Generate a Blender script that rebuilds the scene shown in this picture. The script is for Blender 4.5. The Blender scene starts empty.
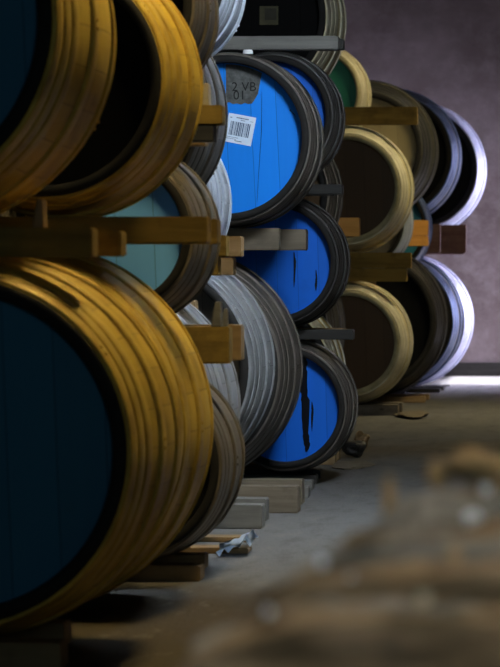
import bpy, bmesh, math, random
from mathutils import Vector, Matrix, noise
random.seed(7)
PI = math.pi
C = bpy.context.scene.collection
sc = bpy.context.scene

# ------------------------------------------------------------------ camera
F = 4000.0                                   # focal length in pixels of the 500x667 frame
cam_d = bpy.data.cameras.new('camera')
cam = bpy.data.objects.new('camera', cam_d); C.objects.link(cam); sc.camera = cam
cam_d.lens = F * 36.0 / 667.0
cam_d.sensor_width = 36.0
cam_d.clip_end = 200
YAW = math.atan(355.0 / F)                   # aisle runs away to the right of the view
PITCH = -math.atan(68.5 / F)
cam.location = (0, 0, 1.0)
cam.rotation_euler = (PI / 2 + PITCH, 0, YAW)
RM = cam.rotation_euler.to_matrix()
cam_d.dof.use_dof = True
cam_d.dof.focus_distance = 18.2
cam_d.dof.aperture_fstop = 10.0
cam_d.dof.aperture_blades = 0


def at(px, py, Y):
    """point of the plane at distance Y down the aisle seen at a photo position"""
    d = RM @ Vector(((px - 250.0) / F, -(py - 333.5) / F, -1.0))
    t = Y / d.y
    return Vector((d.x * t, Y, 1.0 + d.z * t))


# ------------------------------------------------------------------ materials
MATS = {}


def new_mat(name):
    m = bpy.data.materials.new(name); m.use_nodes = True
    nt = m.node_tree; b = nt.nodes['Principled BSDF']
    return m, nt, b


class NT:
    def __init__(s, nt): s.nt = nt
    def n(s, t, **k):
        x = s.nt.nodes.new(t)
        for a, v in k.items(): setattr(x, a, v)
        return x
    def link(s, a, b): s.nt.links.new(a, b)
    def math(s, op, a, b=None, clamp=False):
        x = s.n('ShaderNodeMath', operation=op); x.use_clamp = clamp
        for i, v in ((0, a), (1, b)):
            if v is None: continue
            if isinstance(v, (int, float)): x.inputs[i].default_value = v
            else: s.link(v, x.inputs[i])
        return x.outputs[0]
    def noise(s, vec, scale, detail=4, rough=.55):
        x = s.n('ShaderNodeTexNoise'); x.inputs['Scale'].default_value = scale
        x.inputs['Detail'].default_value = detail; x.inputs['Roughness'].default_value = rough
        s.link(vec, x.inputs['Vector']); return x.outputs['Fac']
    def mapping(s, vec, scale, loc=None):
        x = s.n('ShaderNodeMapping'); x.inputs['Scale'].default_value = scale
        s.link(vec, x.inputs['Vector'])
        return x.outputs[0]
    def mix(s, fac, a, b, mode='MIX'):
        x = s.n('ShaderNodeMix', data_type='RGBA', blend_type=mode)
        if isinstance(fac, (int, float)): x.inputs[0].default_value = fac
        else: s.link(fac, x.inputs[0])
        for i, v in ((6, a), (7, b)):
            if isinstance(v, tuple): x.inputs[i].default_value = (*v, 1)
            else: s.link(v, x.inputs[i])
        return x.outputs[2]
    def ramp(s, fac, lo, hi):
        x = s.n('ShaderNodeMapRange'); x.inputs[1].default_value = lo; x.inputs[2].default_value = hi
        s.link(fac, x.inputs[0]); return x.outputs[0]
    def bump(s, h, dist, strength, b):
        x = s.n('ShaderNodeBump'); x.inputs['Distance'].default_value = dist; x.inputs['Strength'].default_value = strength
        s.link(h, x.inputs['Height']); s.link(x.outputs[0], b.inputs['Normal'])


def coords(t):
    tc = t.n('ShaderNodeTexCoord'); oi = t.n('ShaderNodeObjectInfo')
    add = t.n('ShaderNodeVectorMath', operation='ADD')
    t.link(tc.outputs['Object'], add.inputs[0])
    sx = t.math('MULTIPLY', oi.outputs['Random'], 37.0)
    cb = t.n('ShaderNodeCombineXYZ'); t.link(sx, cb.inputs[1]); t.link(sx, cb.inputs[2])
    t.link(cb.outputs[0], add.inputs[1])
    return tc, add.outputs[0]


def stave_mat(name, a, b, dark, nst=30, rough=.6, spec=.35):
    """oak staves: one tone per stave, dark joints, grain along the cask, stains"""
    m, nt, bs = new_mat(name); t = NT(nt)
    tc, vec = coords(t)
    sep = t.n('ShaderNodeSeparateXYZ'); t.link(tc.outputs['UV'], sep.inputs[0])
    u = t.math('MULTIPLY', sep.outputs[0], nst)
    fl = t.math('FLOOR', u); fr = t.math('FRACT', u)
    wn = t.n('ShaderNodeTexWhiteNoise', noise_dimensions='1D'); t.link(fl, wn.inputs['W'])
    grain = t.noise(t.mapping(vec, (30, 2.5, 30)), 1.0, 5)
    stain = t.noise(vec, 3.2, 5, .6)
    streak = t.noise(t.mapping(vec, (2.2, 48, 2.2)), 1.0, 4, .6)
    v = t.math('ADD', t.math('MULTIPLY', wn.outputs[0], .22), t.math('ADD', t.math('MULTIPLY', grain, .3), t.math('MULTIPLY', streak, .55)))
    col = t.mix(t.ramp(v, .32, .72), a, b)
    col = t.mix(t.math('MULTIPLY', t.ramp(stain, .48, .72), .75), col, dark)
    seam = t.ramp(t.math('ABSOLUTE', t.math('SUBTRACT', fr, .5)), .468, .495)
    col = t.mix(t.math('MULTIPLY', t.ramp(streak, .56, .70), .55), col, dark)
    col = t.mix(t.math('MULTIPLY', seam, .4), col, tuple(c * .3 for c in dark))
    t.link(col, bs.inputs['Base Color'])
    bs.inputs['Roughness'].default_value = rough
    bs.inputs['Specular IOR Level'].default_value = spec
    t.bump(t.math('SUBTRACT', grain, seam), .003, .5, bs)
    MATS[name] = m; return m


def head_mat(name, paint, wood, wear=.3, plank=.13, tilt=.04, rough=.55, seam_w=.485, spec=.3):
    """cask head: vertical boards under paint that has worn in patches"""
    m, nt, bs = new_mat(name); t = NT(nt)
    tc, vec = coords(t)
    sep = t.n('ShaderNodeSeparateXYZ'); t.link(tc.outputs['Object'], sep.inputs[0])
    x = t.math('ADD', sep.outputs[0], t.math('MULTIPLY', sep.outputs[2], tilt))
    u = t.math('DIVIDE', x, plank)
    fl = t.math('FLOOR', u); fr = t.math('FRACT', u)
    wn = t.n('ShaderNodeTexWhiteNoise', noise_dimensions='1D'); t.link(fl, wn.inputs['W'])
    g = t.noise(t.mapping(vec, (26, 26, 2.2)), 1.0, 5)
    st = t.noise(vec, 4.5, 6, .65)
    col = t.mix(t.math('MULTIPLY', t.ramp(t.math('ADD', t.math('MULTIPLY', wn.outputs[0], .5), t.math('MULTIPLY', g, .5)), .2, .8), .35), paint, tuple(c * .62 for c in paint))
    col = t.mix(t.math('MULTIPLY', t.ramp(st, .60, .74), wear), col, wood)
    seam = t.ramp(t.math('ABSOLUTE', t.math('SUBTRACT', fr, .5)), seam_w, .498)
    col = t.mix(t.math('MULTIPLY', seam, .65), col, tuple(c * .15 for c in paint))
    t.link(col, bs.inputs['Base Color']); bs.inputs['Roughness'].default_value = rough
    bs.inputs['Specular IOR Level'].default_value = spec
    t.bump(t.math('SUBTRACT', g, seam), .003, .4, bs)
    MATS[name] = m; return m


def plank_mat(name, a, b, dark, rough=.75, patch=5.5):
    m, nt, bs = new_mat(name); t = NT(nt)
    tc, vec = coords(t)
    g = t.noise(t.mapping(vec, (2.0, 24, 24)), 1.0, 6, .6)
    st = t.noise(vec, patch, 5, .6)
    col = t.mix(t.ramp(g, .3, .7), a, b)
    col = t.mix(t.math('MULTIPLY', t.ramp(st, .52, .75), .7), col, dark)
    vo = t.n('ShaderNodeTexVoronoi'); vo.inputs['Scale'].default_value = 5.0; t.link(t.mapping(vec, (.6, 1, 1)), vo.inputs['Vector'])
    knot = t.math('SUBTRACT', 1.0, t.ramp(vo.outputs['Distance'], .02, .07))
    col = t.mix(t.math('MULTIPLY', knot, .7), col, tuple(c * .3 for c in dark))
    t.link(col, bs.inputs['Base Color']); bs.inputs['Roughness'].default_value = rough
    bs.inputs['Specular IOR Level'].default_value = .2
    t.bump(g, .004, .7, bs)
    MATS[name] = m; return m


def hoop_mat(name, a, b, rough=.5, metal=.25):
    m, nt, bs = new_mat(name); t = NT(nt)
    tc, vec = coords(t)
    n1 = t.noise(vec, 9, 6, .65)
    n2 = t.noise(t.mapping(vec, (6, 60, 6)), 1, 4)
    col = t.mix(t.ramp(t.math('ADD', t.math('MULTIPLY', n1, .7), t.math('MULTIPLY', n2, .3)), .36, .64), a, b)
    t.link(col, bs.inputs['Base Color']); bs.inputs['Roughness'].default_value = rough
    bs.inputs['Metallic'].default_value = metal
    t.bump(n1, .002, .4, bs)
    MATS[name] = m; return m


def plain(name, col, rough=.6, var=.25, scale=14, bump=.0):
    m, nt, bs = new_mat(name); t = NT(nt)
    tc, vec = coords(t)
    n = t.noise(vec, scale, 5, .6)
    t.link(t.mix(t.ramp(n, .3, .7), tuple(c * (1 - var) for c in col), tuple(min(1, c * (1 + var)) for c in col)), bs.inputs['Base Color'])
    bs.inputs['Roughness'].default_value = rough
    bs.inputs['Specular IOR Level'].default_value = .25
    if bump: t.bump(n, bump, .8, bs)
    MATS[name] = m; return m


# staves
stave_mat('golden oak', (.42, .27, .030), (.58, .40, .055), (.13, .08, .012))
stave_mat('brown oak', (.11, .092, .062), (.19, .16, .115), (.04, .032, .022))
stave_mat('weathered oak', (.15, .158, .17), (.25, .26, .275), (.05, .053, .06))
stave_mat('ash grey oak', (.24, .27, .32), (.38, .42, .48), (.08, .09, .11))
stave_mat('dark grey oak', (.06, .063, .068), (.11, .113, .12), (.02, .02, .02))
stave_mat('taupe oak', (.085, .075, .062), (.15, .133, .112), (.035, .03, .025))
stave_mat('black oak', (.025, .023, .02), (.05, .045, .038), (.01, .01, .01))
stave_mat('olive oak', (.085, .08, .055), (.13, .12, .085), (.04, .035, .025))
stave_mat('cream oak', (.48, .40, .20), (.60, .52, .30), (.28, .22, .10))
stave_mat('pale oak', (.26, .27, .36), (.40, .41, .52), (.12, .12, .17))
stave_mat('tarred brown oak', (.05, .04, .03), (.09, .07, .05), (.02, .016, .012))
# hoops
hoop_mat('rust gold hoop', (.30, .18, .022), (.62, .43, .07))
hoop_mat('brown hoop', (.075, .062, .044), (.17, .142, .105))
hoop_mat('grey hoop', (.13, .138, .15), (.27, .285, .30), .5)
hoop_mat('pale hoop', (.26, .30, .37), (.44, .49, .57), .42)
hoop_mat('dark hoop', (.035, .035, .035), (.08, .078, .074), .45)
hoop_mat('taupe hoop', (.06, .052, .044), (.125, .11, .093), .5)
hoop_mat('black hoop', (.018, .017, .016), (.05, .045, .04), .5)
hoop_mat('cream hoop', (.40, .36, .24), (.66, .62, .46), .5)
hoop_mat('blue steel hoop', (.04, .07, .15), (.13, .19, .36), .35, .6)
hoop_mat('bright steel hoop', (.26, .28, .40), (.46, .48, .62), .4, .4)
# cask ends
plain('blackened end grain', (.012, .011, .010), .8)
plain('brown end grain', (.05, .04, .028), .8)
plain('cream end grain', (.30, .27, .16), .8)
# heads
head_mat('petrol blue paint', (.014, .15, .26), (.008, .08, .14), .4)
head_mat('teal paint', (.16, .46, .98), (.10, .30, .60), .4)
head_mat('black paint', (.004, .004, .004), (.01, .009, .008), .5, rough=.8, spec=.1)
head_mat('bright blue paint', (.0, .215, .83), (.0, .13, .55), .25, .115, .05)
head_mat('deep blue paint', (.0, .125, .66), (.0, .07, .40), .3, .10, .03)
head_mat('bare brown oak', (.075, .034, .003), (.05, .022, .004), .6)
head_mat('green paint', (.02, .20, .13), (.02, .10, .07), .4)
head_mat('bare tan oak', (.30, .24, .12), (.20, .15, .07), .6)
head_mat('sea blue paint', (.03, .22, .32), (.03, .10, .14), .4)
head_mat('bare grey oak', (.12, .11, .10), (.07, .06, .05), .6)
# planks
plank_mat('golden plank', (.14, .088, .018), (.26, .168, .036), (.05, .03, .008))
plank_mat('brown plank', (.20, .13, .06), (.30, .20, .10), (.10, .06, .03))
plank_mat('sawn plank', (.10, .082, .058), (.19, .158, .115), (.05, .04, .028))
plank_mat('grey plank', (.10, .098, .09), (.17, .165, .15), (.05, .048, .045))
plank_mat('black plank', (.018, .017, .016), (.04, .038, .035), (.01, .01, .01), .4)
plank_mat('orange plank', (.55, .24, .05), (.70, .34, .08), (.40, .16, .03))
plank_mat('red brown plank', (.10, .05, .04), (.16, .09, .07), (.05, .025, .02))
plank_mat('pale plank', (.34, .29, .20), (.44, .39, .28), (.22, .18, .13))
plank_mat('rotten timber', (.075, .05, .027), (.24, .165, .09), (.015, .010, .006), .55, 17)
plank_mat('grey timber', (.085, .075, .06), (.27, .24, .195), (.022, .018, .014), .55, 17)
plank_mat('amber timber', (.20, .125, .05), (.40, .27, .13), (.06, .035, .015), .5, 30)
# print
plain('label paper', (.62, .72, .86), .5, .05)
plain('print ink', (.03, .06, .13), .6, .1)
plain('bare board', (.075, .078, .075), .8, .45, 40)
plain('stencil ink', (.012, .013, .013), .8, .2)
plain('tar', (.003, .004, .008), .35, .3)
plain('white chip', (.70, .72, .74), .6, .1)
plain('zinc', (.75, .77, .78), .25, .1); MATS['zinc'].node_tree.nodes['Principled BSDF'].inputs['Metallic'].default_value = .8
plain('old tag', (.075, .068, .035), .7, .3)
plain('old tag edge', (.035, .033, .022), .7, .3)


# ------------------------------------------------------------------ mesh helpers
def link_mesh(name, bm, mats, parent=None, loc=(0, 0, 0), smooth=None):
    me = bpy.data.meshes.new(name)
    if smooth is not None:
        for f in bm.faces: f.smooth = smooth
    bm.normal_update(); bm.to_mesh(me); bm.free()
    for m in (mats if isinstance(mats, (list, tuple)) else [mats]): me.materials.append(MATS[m] if isinstance(m, str) else m)
    o = bpy.data.objects.new(name, me); C.objects.link(o)
    o.location = loc
    if parent: o.parent = parent
    return o


def thing(name, label, cat, loc, group=None):
    o = bpy.data.objects.new(name, None); C.objects.link(o); o.location = loc
    o.empty_display_size = .1
    tag(o, label, cat, group); return o


def tag(o, label, cat, group=None):
    o['label'] = label; o['category'] = cat
    if group: o['group'] = group


def lathe(bm, prof, seg, vs=None, mat_of=None, closed=False):
    """revolve (radius, y) profile about Y; UV u = around, v = along"""
    uvl = bm.loops.layers.uv.verify()
    rings = []
    for r, y in prof:
        rings.append([bm.verts.new((r * math.cos(2 * PI * k / seg), y, r * math.sin(2 * PI * k / seg))) for k in range(seg)])
    n = len(prof)
    for i in range(n if closed else n - 1):
        j = (i + 1) % n
        for k in range(seg):
            k2 = (k + 1) % seg
            f = bm.faces.new((rings[i][k], rings[j][k], rings[j][k2], rings[i][k2]))
            f.smooth = True
            if mat_of: f.material_index = mat_of[i]
            for lp, (uu, vv) in zip(f.loops, ((k, i), (k, i + 1), (k + 1, i + 1), (k + 1, i))):
                lp[uvl].uv = (uu / seg, vv / n)
    return rings


def box(bm, x0, x1, y0, y1, z0, z1, bev=0):
    vs = [bm.verts.new(p) for p in ((x0, y0, z0), (x1, y0, z0), (x1, y1, z0), (x0, y1, z0), (x0, y0, z1), (x1, y0, z1), (x1, y1, z1), (x0, y1, z1))]
    fs = [bm.faces.new([vs[i] for i in q]) for q in ((0, 3, 2, 1), (4, 5, 6, 7), (0, 1, 5, 4), (1, 2, 6, 5), (2, 3, 7, 6), (3, 0, 4, 7))]
    if bev:
        es = list({e for f in fs for e in f.edges})
        bmesh.ops.bevel(bm, geom=es, offset=bev, segments=2, affect='EDGES')


# ------------------------------------------------------------------ casks
CASKS = {}


def rad(c, y):
    """outer radius at distance y along the cask (world)"""
    t = abs(y - c['Y']) / (c['L'] / 2)
    return c['rc'] + (c['R'] - c['rc']) * (1 - min(1, t) ** 1.8)


def cask(key, px, py, rp, Y, label, staves='weathered oak', hoops='grey hoop', head='bare grey oak', end='blackened end grain',
         group='casks stacked in the rows', hr=.80, lf=2.25, nm='cask', seg=72, rot=0.0, hoop_n=4, tint=None):
    p = at(px, py, Y)
    R = rp * Y / F
    L = R * lf
    th = .022 + .022 * R / .5                     # stave thickness at the ends
    rc = hr * R + th
    c = dict(X=p.x, Y=Y, Z=p.z, R=R, L=L, rc=rc, key=key)
    CASKS[key] = c
    root = thing(nm, label, 'cask', (p.x, Y, p.z), group)
    c['root'] = root
    half = L / 2
    dep = .035 + .02 * R / .5                     # head sits this deep behind the chime
    hd = hr * R
    bm = bmesh.new()
    prof, mo = [], []
    N = 20
    prof.append((hd, -half + dep + .02)); mo.append(1)
    prof.append((hd + .001, -half + dep)); mo.append(1)
    prof.append((hd + .004, -half + .004)); mo.append(1)
    prof.append((hd + .006, -half)); mo.append(1)
    for i in range(N + 1):
        y = -half + .003 + (L - .006) * i / N
        prof.append((rad(c, Y + y) - .004, y)); mo.append(0)
    mo[3] = 1; mo[-1] = 1
    prof += [(hd + .006, half), (hd + .004, half - .004), (hd + .001, half - dep), (hd, half - dep - .02)]
    mo += [1, 1, 1, 1]
    lathe(bm, prof, seg, mat_of=mo)
    st = link_mesh('staves', bm, [staves, end], root)
    st.rotation_euler.y = rot
    for s in (-1, 1):
        bm = bmesh.new()
        yy = s * (half - dep)
        ring = [bm.verts.new(((hd + .002) * math.cos(2 * PI * k / seg), 0, (hd + .002) * math.sin(2 * PI * k / seg))) for k in range(seg)]
        ring2 = [bm.verts.new((v.co.x, -s * .02, v.co.z)) for v in ring]
        # slightly dished board face
        cen = [bm.verts.new((v.co.x * .55, s * .002, v.co.z * .55)) for v in ring]
        for k in range(seg):
            k2 = (k + 1) % seg
            q = (ring[k], ring[k2], ring2[k2], ring2[k]); bm.faces.new(q if s > 0 else q[::-1])
            q = (ring[k], cen[k], cen[k2], ring[k2]); bm.faces.new(q if s > 0 else q[::-1])
        bm.faces.new(cen if s < 0 else cen[::-1])
        bm.faces.new(ring2 if s > 0 else ring2[::-1])
        bmesh.ops.recalc_face_normals(bm, faces=bm.faces)
        h = link_mesh('head' if s < 0 else 'rear_head', bm, head if s < 0 else 'bare grey oak', root, (0, yy, 0))
        if s < 0: c['head'] = h
    # hoops: chime, quarter and bilge hoop at either end
    w = .028 + .03 * R / .5
    offs = [.010 + w / 2, .010 + w * 1.72, .010 + w * 2.94, L * .34][:hoop_n]
    for s in (-1, 1):
        for q, of in enumerate(offs):
            yc = s * (half - of)
            bm = bmesh.new()
            pr = []
            for k in range(5):
                y = yc - w / 2 + w * k / 4
                pr.append((rad(c, Y + y) + .0045, y))
            inn = [(rad(c, Y + y) - .006, y) for r, y in (pr[-1], pr[0])]
            lathe(bm, pr + inn, seg, closed=True)
            # overlapped riveted joint
            a = .6 + q * 1.9 + (s + 1) * .7 + rot
            for dv in (-.012, .012):
                bmesh.ops.create_uvsphere(bm, u_segments=6, v_segments=4, radius=.006, matrix=Matrix.Translation(((rad(c, Y + yc) + .004) * math.cos(a + dv / R), yc, (rad(c, Y + yc) + .004) * math.sin(a + dv / R))))
            bmesh.ops.recalc_face_normals(bm, faces=bm.faces)
            hp = link_mesh('hoop', bm, hoops if isinstance(hoops, str) else hoops[q], root)
    return c


GA = 'casks lying in the near stacks'
GB = 'casks lying in the middle stacks'
GC = 'casks lying in the far stacks'
# row A, B: the two big golden stacks nearest the camera
cask('A1', -14, 443, 190, 10.75, 'huge golden oak cask with dark petrol blue head, nearest at bottom left', 'golden oak', 'rust gold hoop', 'petrol blue paint', group=GA, lf=2.1, hr=.80)
cask('A2', -89, 33, 200, 10.75, 'golden hooped cask with dark blue head cut off at top left corner', 'golden oak', 'rust gold hoop', 'petrol blue paint', group=GA, lf=2.3, hr=0.8)
cask('B1', 26, 427, 186, 12.3, 'golden oak cask tucked right behind the huge petrol blue headed cask', 'golden oak', 'rust gold hoop', 'petrol blue paint', group=GA, lf=2.0)
cask('B2', 66, 86, 135, 12.3, 'golden oak cask with pitch black head in the upper left', 'golden oak', 'rust gold hoop', 'black paint', group=GA, hr=.76, lf=2.4)
# row C
cask('C1', 144, 460, 98, 13.65, 'small brown grey cask on the floor peeping out behind the golden ones', 'brown oak', 'brown hoop', 'black paint', group=GA, lf=2.6)
cask('C2', 128, 235, 91, 13.65, 'brown cask with pale teal head half hidden behind near planks', 'brown oak', 'brown hoop', 'teal paint', group=GA, hr=.73, lf=2.6)
cask('C3', 119, 12, 96, 13.65, 'plain dark brown cask right behind the golden black headed cask at top', 'tarred brown oak', 'brown hoop', 'black paint', group=GA, lf=2.6)
cask('C4', -64, 235, 91, 13.65, 'brown cask left of the pale teal headed one, hidden behind the golden casks', 'brown oak', 'brown hoop', 'black paint', group=GA, lf=2.6)
# row D
cask('D1', 105, 408, 134, 15.0, 'grey cask showing a narrow strip behind the brown plank ends', 'weathered oak', 'grey hoop', 'bare grey oak', group=GB, lf=2.1)
cask('D2', 104, 115, 122, 15.0, 'dark slate grey cask behind the black headed cask, left of the barcode', 'dark grey oak', 'dark hoop', 'bare grey oak', group=GB, lf=2.1)
# row E
cask('E1', 120, 412, 88, 16.3, 'grey cask hidden low behind the near stacks', 'weathered oak', 'grey hoop', 'bare grey oak', group=GB, lf=2.2)
cask('E2', 133, 203, 97, 16.3, 'blue grey hooped cask showing a sliver left of the barcode cask', 'ash grey oak', 'pale hoop', 'bare grey oak', group=GB, lf=2.2)
cask('E3', 158, -14, 86, 16.3, 'pale grey hooped cask at the top edge above the barcode cask', 'ash grey oak', 'pale hoop', 'black paint', group=GB, lf=2.4)
# row F and G: light grey cask, taupe cask under the bright blue barcode cask
cask('F1', 156, 365, 118, 17.4, 'light grey cask with many hoops, low in the middle', 'weathered oak', 'grey hoop', 'bare grey oak', group=GB, lf=2.0)
cask('G1', 185, 367, 117, 18.5, 'taupe brown cask just behind the light grey hooped one', 'taupe oak', 'taupe hoop', 'bare grey oak', group=GB, lf=1.9)
barcode = cask('G2', 235, 141, 87, 18.5, 'dark grey cask with bright blue head carrying a white barcode label', 'dark grey oak', 'taupe hoop', 'bright blue paint', group=GB, hr=.845, lf=2.2)
# row H: the three small blue headed barrels
blow = cask('H1', 291, 405, 66, 19.6, 'lowest blue headed barrel on the floor with a black streak down it', 'tarred brown oak', 'taupe hoop', 'deep blue paint', group=GB, hr=.80, lf=2.6)
bmid = cask('H2', 283, 262, 66, 19.6, 'middle blue headed barrel with thin drip marks below its centre', 'black oak', 'black hoop', 'deep blue paint', group=GB, hr=.80, lf=2.6)
cask('H3', 278, 119, 66, 19.6, 'blue headed barrel half hidden behind the barcode cask, high up', 'tarred brown oak', 'dark hoop', 'deep blue paint', group=GB, hr=.80, lf=2.6)
# row I, J
cask('I1', 267, 372, 78, 21.5, 'golden brown cask glimpsed low behind the blue headed barrels', 'golden oak', 'cream hoop', 'bare brown oak', group=GC, lf=2.2)
cask('I2', 265, 196, 77, 21.5, 'brown cask hidden behind the middle blue headed barrel', 'brown oak', 'brown hoop', 'bare brown oak', group=GC, lf=2.2)
tagged = cask('I3', 258, 22, 88, 21.5, 'cream hooped cask with black head and small square tag, at top', 'cream oak', 'cream hoop', 'black paint', group=GC, hr=.76, lf=2.0)
cask('J1', 253, 328, 92, 24.0, 'brown cask hidden under the bright orange plank ends', 'brown oak', 'brown hoop', 'bare brown oak', group=GC, lf=2.1)
# row K: bare brown heads with cream rims
cask('K1', 351, 342, 62, 28.5, 'cream rimmed cask with bare brown head, on the floor', 'cream oak', 'cream hoop', 'bare brown oak', 'cream end grain', group=GC, hr=.75, lf=2.2)
cask('K2', 350, 190, 64, 28.5, 'cream rimmed cask with bare brown head, second level up', 'cream oak', 'cream hoop', 'bare brown oak', 'cream end grain', group=GC, hr=.75, lf=2.2)
# row L: green, high up
cask('L1', 345, 345, 57, 29.9, 'cask hidden on the floor beneath the green headed one', 'olive oak', 'dark hoop', 'bare grey oak', group=GC, lf=2.2)
cask('L2', 361, 222, 52, 29.9, 'grey rimmed cask showing a thin sliver right of the upper brown headed cask', 'ash grey oak', 'pale hoop', 'bare grey oak', group=GC, lf=2.2)
cask('L3', 319, 96, 52, 29.9, 'cream rimmed cask with green head, high behind the barcode cask', 'cream oak', 'cream hoop', 'green paint', 'cream end grain', group=GC, hr=.78, lf=2.3)
# row M
cask('M1', 373, 321, 75, 31.2, 'black cask on the floor right behind the cream rimmed brown headed one', 'black oak', 'black hoop', 'black paint', group=GC, lf=2.0)
cask('M2', 368, 151, 71, 31.2, 'olive dark cask with bare tan head on the upper level', 'olive oak', 'dark hoop', 'bare tan oak', group=GC, hr=.72, lf=2.0)
# row N, O by the end wall
cask('Q1', 378, 346, 54, 32.3, 'cask hidden on the floor beneath the sea blue headed one', 'olive oak', 'dark hoop', 'bare grey oak', group=GC, lf=2.0)
cask('Q2', 383, 228, 49, 32.3, 'small grey rimmed cask with sea blue head showing a sliver', 'dark grey oak', 'blue steel hoop', 'sea blue paint', group=GC, lf=2.1, hr=.84)
cask('N1', 395, 320, 68, 33.6, 'blue black cask on the floor beside the palest end cask', 'black oak', 'blue steel hoop', 'black paint', group=GC, lf=1.9)
cask('N2', 394, 157, 68, 33.6, 'blue black steel hooped cask on the upper level near the end wall', 'black oak', 'blue steel hoop', 'black paint', group=GC, lf=1.9)
cask('O1', 408, 320, 66, 34.8, 'pale lavender cask on the floor, last before the end wall', 'pale oak', 'bright steel hoop', 'black paint', group=GC, lf=1.9)
cask('O2', 420, 170, 67, 34.8, 'pale lavender cask up on planks, last before the end wall', 'pale oak', 'bright steel hoop', 'black paint', group=GC, lf=1.9)

# ------------------------------------------------------------------ planks between the levels
FLOOR = -.06


def board(x0, x1, y0, y1, z0, z1, mat, label, group, name='plank', ends=None, bev=.004):
    bm = bmesh.new()
    cx, cy, cz = (x0 + x1) / 2, (y0 + y1) / 2, z0
    box(bm, x0 - cx, x1 - cx, y0 - cy, y1 - cy, 0, z1 - z0, bev)
    bmesh.ops.subdivide_edges(bm, edges=[e for e in bm.edges if abs(e.verts[0].co.x - e.verts[1].co.x) > .3], cuts=10)
    sd = random.uniform(0, 50)
    for v in bm.verts:                       # sawn boards are never quite straight
        inner = 1 if abs(v.co.x) < (x1 - x0) / 2 - .03 else .3
        v.co.y += .004 * inner * noise.noise(Vector((v.co.x * 3 + sd, v.co.z * 4, 0)))
    o = link_mesh(name, bm, mat, None, (cx, cy, cz), smooth=False)
    tag(o, label, 'plank', group)
    return o


GP = 'planks laid between the cask levels'
GF = 'runners under the bottom casks'
REPORT = []


def runner(lo, up, where, xend, mat, label, width=.13, length=1.5, name='plank', maxt=None, dx=0, pair=.135, under=None):
    """board across the aisle between a lower and an upper cask (either may be None); where = -1 front .. 1 rear"""
    ref = CASKS[up] if up else CASKS[lo]
    lim = [CASKS[k] for k in (lo, up) if k]
    hl = min(c['L'] for c in lim) / 2
    yc = ref['Y'] + where * hl
    y0, y1 = yc - width / 2, yc + width / 2
    rm = lambda c: max(rad(c, y) for y in (y0, yc, y1)) + .009
    z0 = CASKS[lo]['Z'] + rm(CASKS[lo]) if lo else FLOOR
    z1 = CASKS[up]['Z'] - rm(CASKS[up]) if up else z0 + (maxt or .08)
    x1 = at(xend, 300, y0).x
    x0 = ref['X'] - .35 if length is None else min(ref['X'] - .3, x1 - length)
    REPORT.append((label[:46], round(z1 - z0, 3), round(x1 - ref['X'], 2)))
    if z1 - z0 < .015: z0 = z1 - .015
    g = GF if not lo else GP
    if z1 - z0 > pair and lo:
        zm = z0 + (z1 - z0) * (.40 if under == 'orange plank' else .46)
        board(x0, x1 - (.0 if under == 'orange plank' else .03), y0, y1, z0, zm - .001, under or mat, 'small orange plank end in front of the sea blue head' if under == 'orange plank' else 'lower board under the ' + ' '.join(label.split(',')[0].split()[:12]), g, name)
        return board(x0, x1, y0, y1, zm + .001, z1, mat, label, g, name)
    return board(x0, x1, y0, y1, z0, z1, mat, label, g, name)


PLA = runner('A1', 'A2', -.62, 92, 'golden plank', 'brown plank end lying on the huge golden cask, nearest of the planks')
runner('A1', 'A2', .55, 121, 'golden plank', 'golden edged plank just behind the nearest plank on the huge golden cask')
runner('B1', 'B2', -.60, 207, 'golden plank', 'golden edged dark plank under the black headed golden cask, front one')
runner('B1', 'B2', .58, 217, 'golden plank', 'thin golden plank under the black headed golden cask, rear one')
PLC = runner('C1', 'C2', -.55, 229, 'golden plank', 'golden plank end above the small brown grey cask, front one')
runner('C1', 'C2', .55, 241, 'brown plank', 'brown plank end above the small brown grey cask, rear one')
PLD = runner('C2', 'C3', -.55, 222, 'golden plank', 'orange brown plank end left of the barcode cask, in front of slate grey staves', under='black plank', pair=.1)  # black lower board stands in for the shadow beneath this plank
runner('C2', 'C3', .55, 205, 'brown plank', 'brown plank hidden between the brown casks, rear one')
runner('D1', 'D2', -.55, 226, 'golden plank', 'golden plank end above the light grey hooped cask, front one')
runner('D1', 'D2', .55, 241, 'brown plank', 'brown plank end with pale edge touching the top of the light grey cask')
runner('E1', 'E2', -.5, 195, 'brown plank', 'plank hidden behind the near stacks, front one')
runner('E1', 'E2', .5, 195, 'brown plank', 'plank hidden behind the near stacks, rear one')
runner('E2', 'E3', -.5, 215, 'black plank', 'dark plank under the pale grey cask at the top, front one')
runner('E2', 'E3', .5, 215, 'black plank', 'dark plank under the pale grey cask at the top, rear one')
runner('G1', 'G2', -.55, 279, 'sawn plank', 'knotty sawn plank under the barcode cask, front one')
runner('G1', 'G2', .5, 306, 'sawn plank', 'sawn plank under the barcode cask, longer rear one')
runner('G2', None, -.45, 338, 'grey plank', 'grey plank lying on top of the barcode cask', maxt=.062, length=1.0)
runner('H1', 'H2', -.55, 353, 'black plank', 'black plank with white scuffs above the lowest blue headed barrel')
runner('H1', 'H2', .5, 345, 'brown plank', 'brown plank above the lowest blue headed barrel, rear one')
runner('H2', 'H3', -.55, 342, 'black plank', 'dark grey plank end above the middle blue headed barrel')
runner('H2', 'H3', .5, 335, 'black plank', 'dark plank above the middle blue headed barrel, rear one')
runner('H3', None, -.4, 343, 'black plank', 'black plank on the highest blue headed barrel', maxt=.05, length=1.0)
runner('I1', 'I2', -.5, 338, 'brown plank', 'plank hidden behind the blue headed barrels low down, front one')
runner('I1', 'I2', .5, 338, 'brown plank', 'plank hidden behind the blue headed barrels low down, rear one')
runner('I2', 'I3', -.5, 338, 'brown plank', 'plank under the black headed cask with the tag, front one')
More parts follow.
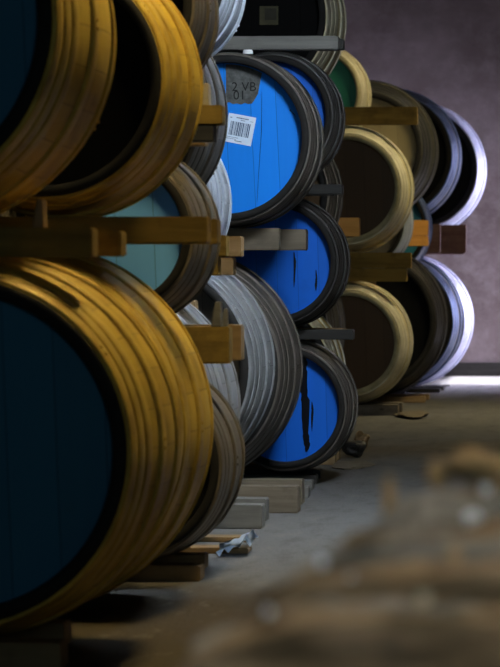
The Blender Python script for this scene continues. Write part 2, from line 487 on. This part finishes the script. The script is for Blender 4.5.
runner('I2', 'I3', .5, 338, 'brown plank', 'plank under the black headed cask with the tag, rear one')
runner('J1', None, -.5, 359, 'orange plank', 'bright orange plank end right of the middle blue headed barrel', maxt=.11)
runner('K1', 'K2', -.6, 411, 'golden plank', 'golden plank between the two brown headed casks, front one')
runner('K1', 'K2', .5, 404, 'brown plank', 'brown plank between the two brown headed casks, rear one')
runner('K2', None, -.45, 417, 'golden plank', 'brown plank with pale end across the tan head', maxt=.125, length=1.2)
for lo, up, nm in (('L1', 'L2', 'lower'), ('L2', 'L3', 'upper')):
    runner(lo, up, -.5, 375, 'brown plank', nm + ' plank hidden beneath the green headed cask, front one')
    runner(lo, up, .5, 375, 'brown plank', nm + ' plank hidden beneath the green headed cask, rear one')
runner('Q1', 'Q2', -.5, 395, 'brown plank', 'plank hidden beneath the sea blue headed cask, front one')
runner('Q1', 'Q2', .5, 395, 'brown plank', 'plank hidden beneath the sea blue headed cask, rear one')
runner('M1', 'M2', -.5, 428, 'orange plank', 'thin dark board on the small orange plank end by the sea blue head', under='orange plank')
runner('M1', 'M2', .5, 415, 'brown plank', 'dark plank on the black floor cask, rear one', under='black plank')
runner('N1', 'N2', -.5, 440, 'red brown plank', 'red brown plank end on the blue black cask, front one', pair=.3)
runner('N1', 'N2', .5, 466, 'red brown plank', 'dark red brown plank end sticking out against the end wall, nearer one', pair=.3)
runner('O1', 'O2', -.5, 464, 'red brown plank', 'red brown plank under the upper pale lavender cask, front one', pair=.3)
runner('O1', 'O2', .5, 460, 'red brown plank', 'red brown plank under the upper pale lavender cask, rear one', pair=.3)
for k, xe, m in (('A1', 60, 'brown plank'), ('B1', 130, 'brown plank'), ('C1', 200, 'brown plank'), ('D1', 248, 'brown plank'), ('E1', 262, 'grey plank'),
                 ('F1', 298, 'sawn plank'), ('G1', 308, 'grey plank'), ('H1', 316, 'black plank'), ('I1', 335, 'brown plank'), ('J1', 330, 'brown plank'),
                 ('K1', 398, 'sawn plank'), ('L1', 345, 'brown plank'), ('Q1', 395, 'brown plank'), ('M1', 425, 'brown plank'), ('N1', 440, 'black plank'), ('O1', 446, 'grey plank')):
    nm = {'A1': 'the huge golden cask', 'B1': 'the second golden cask', 'C1': 'the small brown grey cask', 'D1': 'the grey strip cask', 'E1': 'the hidden grey cask',
          'F1': 'the light grey hooped cask', 'G1': 'the taupe cask', 'H1': 'the lowest blue headed barrel', 'I1': 'the golden brown cask', 'J1': 'the cask below the orange plank',
          'K1': 'the lower brown headed cask', 'L1': 'the lowest cask below the green one', 'Q1': 'the cask below the sea blue one', 'M1': 'the black floor cask', 'N1': 'the blue black floor cask', 'O1': 'the lower pale lavender cask'}[k]
    runner(None, k, -.6, xe, m, 'floor runner board under the front of ' + nm, .16, name='floor_runner')
    runner(None, k, .55, xe + 4, m, 'floor runner board under the rear of ' + nm, .16, name='floor_runner')

# ------------------------------------------------------------------ marks on the cask heads
def text_mesh(s, size):
    cu = bpy.data.curves.new('lettering', 'FONT'); cu.body = s; cu.size = size; cu.align_x = 'CENTER'
    cu.extrude = .0004
    o = bpy.data.objects.new('lettering', cu); C.objects.link(o)
    me = bpy.data.meshes.new_from_object(o.evaluated_get(bpy.context.evaluated_depsgraph_get()))
    bpy.data.objects.remove(o); bpy.data.curves.remove(cu)
    return me


def poly_patch(pts, th=.0012):
    """flat patch in the XZ plane, facing -Y"""
    bm = bmesh.new()
    f = [bm.verts.new((x, -th, z)) for x, z in pts]
    b = [bm.verts.new((x, 0, z)) for x, z in pts]
    bm.faces.new(f)
    n = len(pts)
    for i in range(n):
        bm.faces.new((f[i], b[i], b[(i + 1) % n], f[(i + 1) % n]))
    bmesh.ops.triangulate(bm, faces=bm.faces[:])
    bmesh.ops.recalc_face_normals(bm, faces=bm.faces)
    return bm


def head_pt(c, px, py):
    """photo position to head-local (x, z)"""
    yw = c['root'].location.y + c['head'].location.y
    p = at(px, py, yw)
    return (p.x - c['X'], p.z - c['Z'])


# barcode cask: bare board patch with stencil, white label
h = barcode['head']
rr = barcode['R'] * .845 - .004
pa = []
hx = [head_pt(barcode, x, 80) for x in (226, 262)]
for k in range(13):                                        # upper edge follows the head's rim
    x = hx[0][0] + (hx[1][0] - hx[0][0]) * k / 12
    pa.append((x, math.sqrt(max(0, rr * rr - x * x))))
low = [(258, 94), (255, 99), (252, 103.5), (248, 104), (245, 103), (241, 104.5), (237, 103.5), (233, 104), (229, 102), (227, 103), (226, 97)]
pa += [head_pt(barcode, *q) for q in low]
o = link_mesh('bare_patch', poly_patch(pa, .001), 'bare board', h, (0, -.0025, 0)); o['label'] = 'bare grey board patch in the blue paint'
for s, px, py, sz in (('2 VB', 244, 91, .058), ('01', 239.5, 99.5, .058)):
    x, z = head_pt(barcode, px, py)
    me = text_mesh(s, sz); me.materials.append(MATS['stencil ink'])
    o = bpy.data.objects.new('lettering', me); C.objects.link(o); o.parent = h
    o.location = (x, -.0042, z); o.rotation_euler = (PI / 2, 0, 0)
lx, lz = head_pt(barcode, 240, 129.5)
sx, sz = 28.0 * 18.1 / F, 29.0 * 18.1 / F
bm = bmesh.new(); box(bm, -sx / 2, sx / 2, -.001, 0, -sz / 2, sz / 2)
lab = link_mesh('barcode_label', bm, 'label paper', h, (lx, -.003, lz)); lab['label'] = 'white paper barcode label'
lab.rotation_euler.y = math.radians(11)
bm = bmesh.new()
rnd = random.Random(3)
x = -sx * .37
while x < sx * .36:                                        # bars of the barcode
    w = rnd.choice((.0014, .0022, .0032, .0045)); w = min(w, sx * .37 - x)
    box(bm, x, x + w, -.0006, 0, -sz * .24, sz * .24); x += w + rnd.choice((.0014, .002, .003))
for (x0, x1, z, hh) in ((-.2, .22, .385, .035), (-.03, .1, .315, .02), (-.42, -.36, .36, .03), (.3, .42, .33, .015), (-.42, .0, -.31, .018), (-.44, -.08, -.365, .018), (-.12, .12, -.415, .028)):
    xx = x0 * sx                                            # lines of small print
    while xx < x1 * sx:
        w = rnd.uniform(.002, .005); box(bm, xx, xx + w, -.0006, 0, (z - hh / 2) * sz, (z + hh / 2) * sz); xx += w + .0012
o = link_mesh('barcode_print', bm, 'print ink', h, (lx, -.0042, lz)); o['label'] = 'dark bars and small print'
o.rotation_euler.y = math.radians(11)


def streak(c, pts, seed):
    """ragged dark drip: pts = (px, py, half width in px) from top to bottom"""
    r = random.Random(seed); L_, R_ = [], []
    n = len(pts)
    for i in range(n - 1):
        for k in range(6):
            t = k / 6
            px, py, w = (pts[i][j] + (pts[i + 1][j] - pts[i][j]) * t for j in range(3))
            w *= r.uniform(.75, 1.2)
            L_.append(head_pt(c, px - w, py)); R_.append(head_pt(c, px + w, py))
    L_.append(head_pt(c, pts[-1][0], pts[-1][1]))
    o = link_mesh('tar_streak', poly_patch(L_ + R_[::-1], .001), 'tar', c['head'], (0, -.0035, 0)); o['label'] = 'black tar streak run down the blue paint'


streak(blow, [(304, 352, .5), (304.5, 362, 3), (304, 376, 2.8), (304, 392, 3.2), (306, 404, 4.2), (305, 420, 3.6), (306, 436, 3.0), (307.5, 447, 2.6), (306, 452, .5)], 1)
streak(blow, [(312, 402, .3), (312.5, 410, 1.2), (312, 424, .8), (312, 432, .2)], 5)
streak(bmid, [(294, 252, .4), (295, 262, 1.3), (294.5, 274, 1.0), (294, 288, .3)], 2)
streak(bmid, [(316, 270, .4), (316.5, 278, 1.0), (316, 286, 1.1), (316, 291, .3)], 3)
streak(bmid, [(330, 284, .3), (329.5, 290, .9), (328, 297, .3)], 4)
streak(barcode, [(262, 92, .1), (261.6, 130, .2), (259, 170, .15), (257, 205, .1)], 8)
streak(barcode, [(291, 109, .2), (290, 110.5, .5), (293.5, 113.5, .5), (296, 117, .2)], 9)
# square tag on the black head
tx, tz = head_pt(tagged, 269, 15.5)
w2 = 9.6 * 20.5 / F
bm = bmesh.new(); box(bm, -w2, w2, -.002, 0, -w2, w2)
o = link_mesh('square_tag', bm, 'old tag', tagged['head'], (tx, -.003, tz)); o['label'] = 'small faded square tag'
bm = bmesh.new(); box(bm, -w2 * .45, w2 * .8, -.001, 0, -w2 * .5, w2 * .75)
o = link_mesh('tag_print', bm, 'old tag edge', tagged['head'], (tx, -.0052, tz)); o['label'] = 'darker printed panel of the tag'

# ------------------------------------------------------------------ small loose things
def wedge(px, py, Y, w, hgt, dpt, mat, label, zbase=None, lean=0.0):
    """tapered wooden chock standing on its thick end"""
    p = at(px, py, Y)
    bm = bmesh.new()
    q = [(-w / 2, 0), (w / 2, 0), (w * .42, hgt), (-w * .1, hgt)]
    a = [bm.verts.new((x, -dpt / 2, z)) for x, z in q]; b = [bm.verts.new((x, dpt / 2, z)) for x, z in q]
    bm.faces.new(a); bm.faces.new(b[::-1])
    for i in range(4): bm.faces.new((a[i], b[i], b[(i + 1) % 4], a[(i + 1) % 4]))
    bmesh.ops.recalc_face_normals(bm, faces=bm.faces)
    bmesh.ops.bevel(bm, geom=bm.edges[:], offset=.003, segments=1, affect='EDGES')
    o = link_mesh('chock', bm, mat, None, (p.x, Y, p.z if zbase is None else zbase)); o.rotation_euler.y = lean
    tag(o, label, 'chock', 'wooden chocks wedged beside the casks')
    return o


def top_of(o):
    return o.location.z + max(v.co.z for v in o.data.vertices)


wedge(40, 200, PLA.location.y, .030, .075, .08, 'brown plank', 'thin chock standing on the nearest plank under the top left cask', top_of(PLA))
wedge(206, 98, PLD.location.y, .028, .075, .09, 'pale plank', 'pale chock standing on the plank left of the barcode cask', top_of(PLD))
wedge(217, 315, PLC.location.y - .02, .036, .085, .07, 'grey plank', 'grey chock beside the light grey cask, on the brown plank, left of its twin', top_of(PLC))
wedge(225, 315, PLC.location.y + .03, .022, .062, .04, 'grey plank', 'small grey chock on the brown plank end before the light grey cask', top_of(PLC))
# white chip on top of the barcode cask
bm = bmesh.new()
bmesh.ops.create_cone(bm, cap_ends=True, segments=20, radius1=.026, radius2=.022, depth=.02)
bmesh.ops.bevel(bm, geom=bm.edges[:], offset=.003, segments=1, affect='EDGES')
p = at(248, 64, 18.14)
o = link_mesh('bung', bm, 'white chip', None, (p.x, 18.14, barcode['Z'] + math.sqrt((rad(barcode, 18.14) + .004) ** 2 - (p.x - barcode['X']) ** 2) + .0135), smooth=False)
tag(o, 'white bung lying on top of the barcode cask under the grey plank', 'bung')
# scrap of plastic by the runners
bm = bmesh.new()
r = random.Random(11)
g = [[bm.verts.new((i * .03 + r.uniform(-.008, .008), k * .06 + r.uniform(-.015, .015), .012 + .05 * noise.noise(Vector((i * .9, k * .7, 2))) + .012 * i)) for k in range(7)] for i in range(5)]
for i in range(4):
    for k in range(6): bm.faces.new((g[i][k], g[i + 1][k], g[i + 1][k + 1], g[i][k + 1]))
bmesh.ops.solidify(bm, geom=bm.faces[:], thickness=.003)
zm = min(v.co.z for v in bm.verts)
for v in bm.verts: v.co.z -= zm
p = at(216, 560, 14.4)
o = link_mesh('plastic_scrap', bm, 'label paper', None, (p.x, 14.4, FLOOR), smooth=True)
tag(o, 'crumpled pale plastic scrap on the floor beside the small brown grey cask', 'litter')


def rubble(name, px, py, Y, sx, sy, sz, mat, label, seed, cat='rubble'):
    p = at(px, py, Y)
    bm = bmesh.new(); bmesh.ops.create_icosphere(bm, subdivisions=3, radius=.5)
    for v in bm.verts:
        n = noise.noise(v.co * 2.2 + Vector((seed, seed * 2, 0)))
        v.co = Vector((v.co.x * sx, v.co.y * sy, v.co.z * sz)) * (1 + .55 * n)
    z0 = min(v.co.z for v in bm.verts)
    for v in bm.verts: v.co.z -= z0
    o = link_mesh(name, bm, mat, None, (p.x, Y, FLOOR), smooth=False)
    tag(o, label, cat); return o


rubble('bark_chip', 354, 443, 22.0, .12, .25, .09, 'black plank', 'dark lump of bark on the floor by the lowest blue barrel', 1.3, 'bark')
rubble('wood_chip', 362, 430, 23.0, .09, .2, .10, 'brown plank', 'brown wood chip on the floor between blue and brown headed casks', 4.1, 'wood chip')
rubble('sawdust_heap', 352, 466, 21.0, .2, .8, .016, 'sawn plank', 'flat pale heap of sawdust in front of the lowest blue barrel', 7.7, 'sawdust')
rubble('straw_clump', 412, 405, 28.0, .22, 1.0, .03, 'sawn plank', 'flat pale clump of straw on the floor before the brown headed cask', 9.2, 'straw')

# ------------------------------------------------------------------ heap of old timber close to the lens
GT = 'weathered timber pieces heaped in the foreground'


def timber(x0, x1, y, z0, z1, dep, mat, label, seed, rz=0.0, ry=0.0, rough=.008, name='timber_offcut', taper=0.0):
    nx, ny, nz = 36, 6, 5
    bm = bmesh.new(); box(bm, 0, x1 - x0, -dep / 2, dep / 2, 0, z1 - z0)
    bmesh.ops.subdivide_edges(bm, edges=[e for e in bm.edges if abs(e.verts[0].co.x - e.verts[1].co.x) > .1], cuts=nx)
    bmesh.ops.subdivide_edges(bm, edges=[e for e in bm.edges if abs(e.verts[0].co.y - e.verts[1].co.y) > dep * .5], cuts=ny)
    bmesh.ops.subdivide_edges(bm, edges=[e for e in bm.edges if abs(e.verts[0].co.z - e.verts[1].co.z) > (z1 - z0) * .5], cuts=nz)
    for v in bm.verts:
        q = v.co
        n = noise.noise(Vector((q.x * 14 + seed, q.y * 40, q.z * 40))) + .5 * noise.noise(Vector((q.x * 50 + seed, q.y * 90, q.z * 90)))
        up = q.z / (z1 - z0)
        end = max(0, 1 - q.x / .07)                     # splintered near end
        v.co.z += rough * n * (.3 + .7 * up) - taper * end * up * (z1 - z0)
        v.co.y += rough * .8 * noise.noise(Vector((q.x * 14, q.z * 40 + seed, 5)))
        if end: v.co.x += .03 * end * noise.noise(Vector((q.y * 60 + seed, q.z * 60, 9)))
    o = link_mesh(name, bm, mat, None, (x0, y, z0), smooth=False)
    o.rotation_euler = (0, -ry, rz)
    tag(o, label, 'timber', GT)
    return o


TY = 3.1
zz = lambda py, Y=TY: at(250, py, Y).z
xx = lambda px, Y=TY: at(px, 300, Y).x
# sawhorse bench the heap lies on (below the frame)
bench = thing('work_bench', 'rough timber bench carrying the heap of blurred foreground timber', 'bench', (.2, TY + .15, FLOOR))
zb = zz(690) - .02
bm = bmesh.new(); box(bm, -.55, .6, -.35, .4, zb - FLOOR - .05, zb - FLOOR, .004); link_mesh('bench_top', bm, 'grey timber', bench)
for sx_ in (-.48, .53):
    for sy_ in (-.28, .33):
        bm = bmesh.new(); box(bm, sx_ - .04, sx_ + .04, sy_ - .04, sy_ + .04, 0, zb - FLOOR - .051, .004); link_mesh('leg', bm, 'grey timber', bench)
HEAP = [  # left end px, top px, depth offset, material, tilt, words
    (190, 628, -.03, 'rotten timber', .05, 'nearest of all, dark brown, along the bottom edge'), (205, 606, .05, 'grey timber', -.01, 'second from the front, greyish'),
    (222, 590, .13, 'rotten timber', .08, 'third from the front, brown'), (236, 573, .20, 'rotten timber', .03, 'fourth from the front, dark'),
    (262, 560, .27, 'grey timber', .10, 'fifth from the front, grey'), (285, 543, .34, 'rotten timber', .06, 'sixth from the front, brown'),
    (312, 528, .41, 'grey timber', .01, 'third from the back, pale grey'), (338, 510, .48, 'grey timber', .08, 'second from the back, grey'),
    (368, 496, .55, 'rotten timber', .05, 'farthest back and highest, brown')]
for k, (px, py, dy, mt, tl, words) in enumerate(HEAP):
    Y = TY + dy
    T5 = timber(xx(px, Y), xx(px, Y) + .62, Y, zb + .008, zz(py, Y), .055, mt, 'blurred timber of the foreground heap, ' + words, 1.0 + 4.3 * k, .0, tl, .014, taper=.45)
bpy.context.view_layer.update()
DG = bpy.context.evaluated_depsgraph_get()


def drop(x, y):
    hit = sc.ray_cast(DG, Vector((x, y, 1.3)), Vector((0, 0, -1)))
    return hit[1].z


def lump(name, px, Y, sx, sy, sz, mat, label, seed, cat):
    x = xx(px, Y)
    bm = bmesh.new(); bmesh.ops.create_icosphere(bm, subdivisions=3, radius=.5)
    for v in bm.verts:
        n = noise.noise(v.co * 2.6 + Vector((seed, seed * 2, 0)))
        v.co = Vector((v.co.x * sx, v.co.y * sy, v.co.z * sz)) * (1 + .5 * n)
    z0 = min(v.co.z for v in bm.verts)
    for v in bm.verts: v.co.z -= z0
    o = link_mesh(name, bm, mat, None, (x, Y, drop(x, Y) + .002), smooth=False)
    tag(o, label, cat, 'loose bits on the foreground heap'); return o


lump('wood_chunk', 478, TY + .55, .055, .04, .030, 'amber timber', 'blurred amber wood chunk on top of the foreground heap at right edge', 2.0, 'wood chunk')
lump('wood_splinter', 390, TY + .55, .012, .012, .046, 'amber timber', 'blurred upright amber splinter at the left end of the top foreground timber', 3.0, 'splinter')
lump('wood_splinter', 438, TY + .55, .020, .014, .026, 'amber timber', 'blurred amber splinter between the upright one and the chunk', 6.0, 'splinter')
for px, dy, sz_, lab, mt in ((474, .41, .016, 'largest white highlight pebble, blurred, below the amber chunk', 'white chip'), (268, -.03, .007, 'small pale highlight pebble on the nearest timber, leftmost', 'label paper'),
                        (352, .13, .008, 'small bluish highlight pebble on the third timber of the heap', 'label paper'), (424, .05, .011, 'small tan highlight pebble on the second timber, right of centre', 'pale plank'),
                        (486, .48, .010, 'pale highlight pebble before the amber chunk at right edge', 'white chip'), (322, .20, .009, 'small pale pebble on the fourth timber', 'label paper'),
                        (402, .34, .010, 'grey pebble on the sixth timber of the heap', 'grey timber'), (455, .20, .012, 'brown pebble on the fourth timber near right edge', 'amber timber')):
    lump('pebble', px, TY + dy, sz_, sz_, sz_, mt, lab, px * .1, 'pebble')  # pale ones are added to stand in for bright blurred highlights

# ------------------------------------------------------------------ the room
def struct(name, bm, mat, loc=(0, 0, 0)):
    o = link_mesh(name, bm, mat, None, loc, smooth=False); o['kind'] = 'structure'; return o


def floor_mat():
    """dusty concrete, grey in the middle of the aisle, darker brown at the near end and in patches"""
    m, nt, bs = new_mat('dusty floor'); t = NT(nt)
    tc = t.n('ShaderNodeTexCoord'); vec = tc.outputs['Object']
    sep = t.n('ShaderNodeSeparateXYZ'); t.link(vec, sep.inputs[0])
    big = t.noise(t.mapping(vec, (1.2, .30, 1)), 1.0, 5, .6)
    mid = t.noise(t.mapping(vec, (9, 2.0, 1)), 1.0, 6, .65)
    fine = t.noise(t.mapping(vec, (60, 18, 1)), 1.0, 4, .6)
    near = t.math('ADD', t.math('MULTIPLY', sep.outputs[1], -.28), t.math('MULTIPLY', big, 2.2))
    near_brown = t.ramp(near, -2.7, -2.15)
    band = t.ramp(t.math('ADD', t.math('MULTIPLY', t.math('ABSOLUTE', t.math('SUBTRACT', sep.outputs[1], 23.0)), -.25), t.math('MULTIPLY', big, 1.2)), .15, .5)
    col = t.mix(t.math('MULTIPLY', band, .8), (.125, .123, .117), (.115, .085, .045))
    col = t.mix(near_brown, col, (.048, .036, .019))
    col = t.mix(t.math('MULTIPLY', t.ramp(mid, .5, .75), .65), col, (.045, .038, .028))
    col = t.mix(t.math('MULTIPLY', t.math('SUBTRACT', 1.0, t.ramp(mid, .34, .44)), .4), col, (.19, .17, .14))
    col = t.mix(t.math('MULTIPLY', t.ramp(fine, .62, .75), .7), col, (.02, .018, .015))
    t.link(col, bs.inputs['Base Color']); bs.inputs['Roughness'].default_value = .8
    bs.inputs['Specular IOR Level'].default_value = .25
    t.bump(t.math('ADD', mid, t.math('MULTIPLY', fine, .4)), .02, .5, bs)
    return m


def wall_mat():
    m, nt, bs = new_mat('stained render'); t = NT(nt)
    tc = t.n('ShaderNodeTexCoord'); vec = tc.outputs['Object']
    big = t.noise(vec, .9, 6, .6)
    mid = t.noise(t.mapping(vec, (5, 1, 6)), 1.0, 6, .65)
    sp = t.noise(t.mapping(vec, (9, 1, 20)), 1.0, 4, .6)
    col = t.mix(t.ramp(big, .35, .65), (.23, .185, .19), (.13, .098, .095))
    col = t.mix(t.math('MULTIPLY', t.ramp(mid, .45, .75), .55), col, (.31, .265, .275))
    col = t.mix(t.math('MULTIPLY', t.ramp(sp, .66, .76), .6), col, (.07, .055, .055))
    t.link(col, bs.inputs['Base Color']); bs.inputs['Roughness'].default_value = .9
    t.bump(mid, .02, .5, bs)
    return m


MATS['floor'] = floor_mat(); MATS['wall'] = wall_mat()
plain('dark masonry', (.10, .09, .085), .9, .3, 4, .02)
plain('roof boards', (.05, .045, .04), .9, .3, 4)
plain('frame paint', (.12, .12, .11), .6, .2)
XL, XR, YB, YF, H = -6.0, 2.6, 38.2, -1.5, 4.2
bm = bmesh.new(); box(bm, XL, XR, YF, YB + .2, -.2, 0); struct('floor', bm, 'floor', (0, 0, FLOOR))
bm = bmesh.new(); box(bm, XL, XR, YB, YB + .2, FLOOR, H); struct('wall_back', bm, 'wall')
bm = bmesh.new(); box(bm, XL, XR, YF - .2, YF, FLOOR, H); struct('wall_front', bm, 'dark masonry')
bm = bmesh.new(); box(bm, XL - .2, XL, YF, YB, FLOOR, H); struct('wall_left', bm, 'dark masonry')
bm = bmesh.new(); box(bm, XL, XR, YF, YB, H, H + .15); struct('ceiling', bm, 'roof boards')

# right wall with the far doorway
DOOR = (35.2, 38.0, 2.4)
bm = bmesh.new()
box(bm, XR, XR + .3, YF, DOOR[0], FLOOR, H); box(bm, XR, XR + .3, DOOR[1], YB, FLOOR, H); box(bm, XR, XR + .3, DOOR[0], DOOR[1], DOOR[2], H)
struct('wall_right', bm, 'dark masonry')
bm = bmesh.new()
for q in ((DOOR[0], DOOR[0] + .08, FLOOR, DOOR[2]), (DOOR[1] - .08, DOOR[1], FLOOR, DOOR[2]), (DOOR[0], DOOR[1], DOOR[2] - .08, DOOR[2])):
    box(bm, XR + .05, XR + .2, q[0], q[1], q[2], q[3])
struct('door_1', bm, 'frame paint')
bm = bmesh.new(); box(bm, XL, XR, YB - .03, YB, FLOOR, FLOOR + .13, .004); struct('baseboard_shadow_back', bm, 'black plank')  # dark board stands in for the shadow along the wall foot
SKY = [(-.62, 11.7, .6, 1.5), (-.05, 15.3, .9, 2.0), (.3, 28.6, 1.2, 2.0), (.7, 2.0, .9, .9)]
for k, (x, y, w, l) in enumerate(SKY):                       # rooflights; the last frame is added around a fill light
    bm = bmesh.new()
    for q in ((x - w / 2 - .08, x - w / 2, y - l / 2, y + l / 2), (x + w / 2, x + w / 2 + .08, y - l / 2, y + l / 2), (x - w / 2, x + w / 2, y - l / 2 - .08, y - l / 2), (x - w / 2, x + w / 2, y + l / 2, y + l / 2 + .08)):
        box(bm, q[0], q[1], q[2], q[3], H - .1, H)
    struct('window_%d' % (k + 1), bm, 'frame paint')


def area(name, loc, sy, sz, power, col, target, spread=PI):
    l = bpy.data.lights.new(name, 'AREA'); l.shape = 'RECTANGLE'; l.size = sy; l.size_y = sz
    l.energy = power; l.color = col; l.spread = spread
    o = bpy.data.objects.new(name, l); C.objects.link(o); o.location = loc
    o.rotation_euler = (Vector(target) - Vector(loc)).to_track_quat('-Z', 'Z').to_euler()
    return o


def skylight(k, name, power, col, target, spread=2.6):
    x, y, w, l = SKY[k]
    area(name, (x, y, H - .06), w, l, power, col, target, spread)


skylight(0, 'warm_rooflight', 98, (1, .78, .38), (-.95, 11.4, 0))
skylight(1, 'day_rooflight', 275, (.80, .90, 1.0), (-.9, 17.2, .6))
skylight(2, 'far_rooflight', 130, (1, .84, .48), (-.7, 28.9, 0))
skylight(3, 'near_fill_light', 13, (1.0, .93, .82), (-.05, 3.2, .6), .9)  # added fill for the foreground heap, no known rooflight there
area('door_light', (XR + .02, 36.6, 1.4), 2.4, 1.7, 400, (.78, .76, 1.0), (-1.2, 36.0, .75), 1.35)
area('front_fill_light', (.6, YF + .05, 1.9), 2.2, 2.2, 70, (.55, .84, 1.0), (-1, 12, 1.2))  # added fill from behind the camera, no entrance is built
sl = bpy.data.lights.new('sun', 'SUN'); sl.energy = 45; sl.angle = .01; sl.color = (.93, .90, 1.0)
so = bpy.data.objects.new('sun', sl); C.objects.link(so); so.location = (8, 37, 5)
so.rotation_euler = Vector((-1, .06, -.56)).to_track_quat('-Z', 'Y').to_euler()

world = bpy.data.worlds.new('world'); sc.world = world; world.use_nodes = True
world.node_tree.nodes['Background'].inputs[0].default_value = (.45, .5, .6, 1)
world.node_tree.nodes['Background'].inputs[1].default_value = .15

sc.view_settings.view_transform = 'Standard'; sc.view_settings.look = 'None'
sc.view_settings.exposure = 0.0; sc.view_settings.gamma = 1.0; sc.view_settings.use_curve_mapping = False
for r in REPORT: print('RUNNER', r)
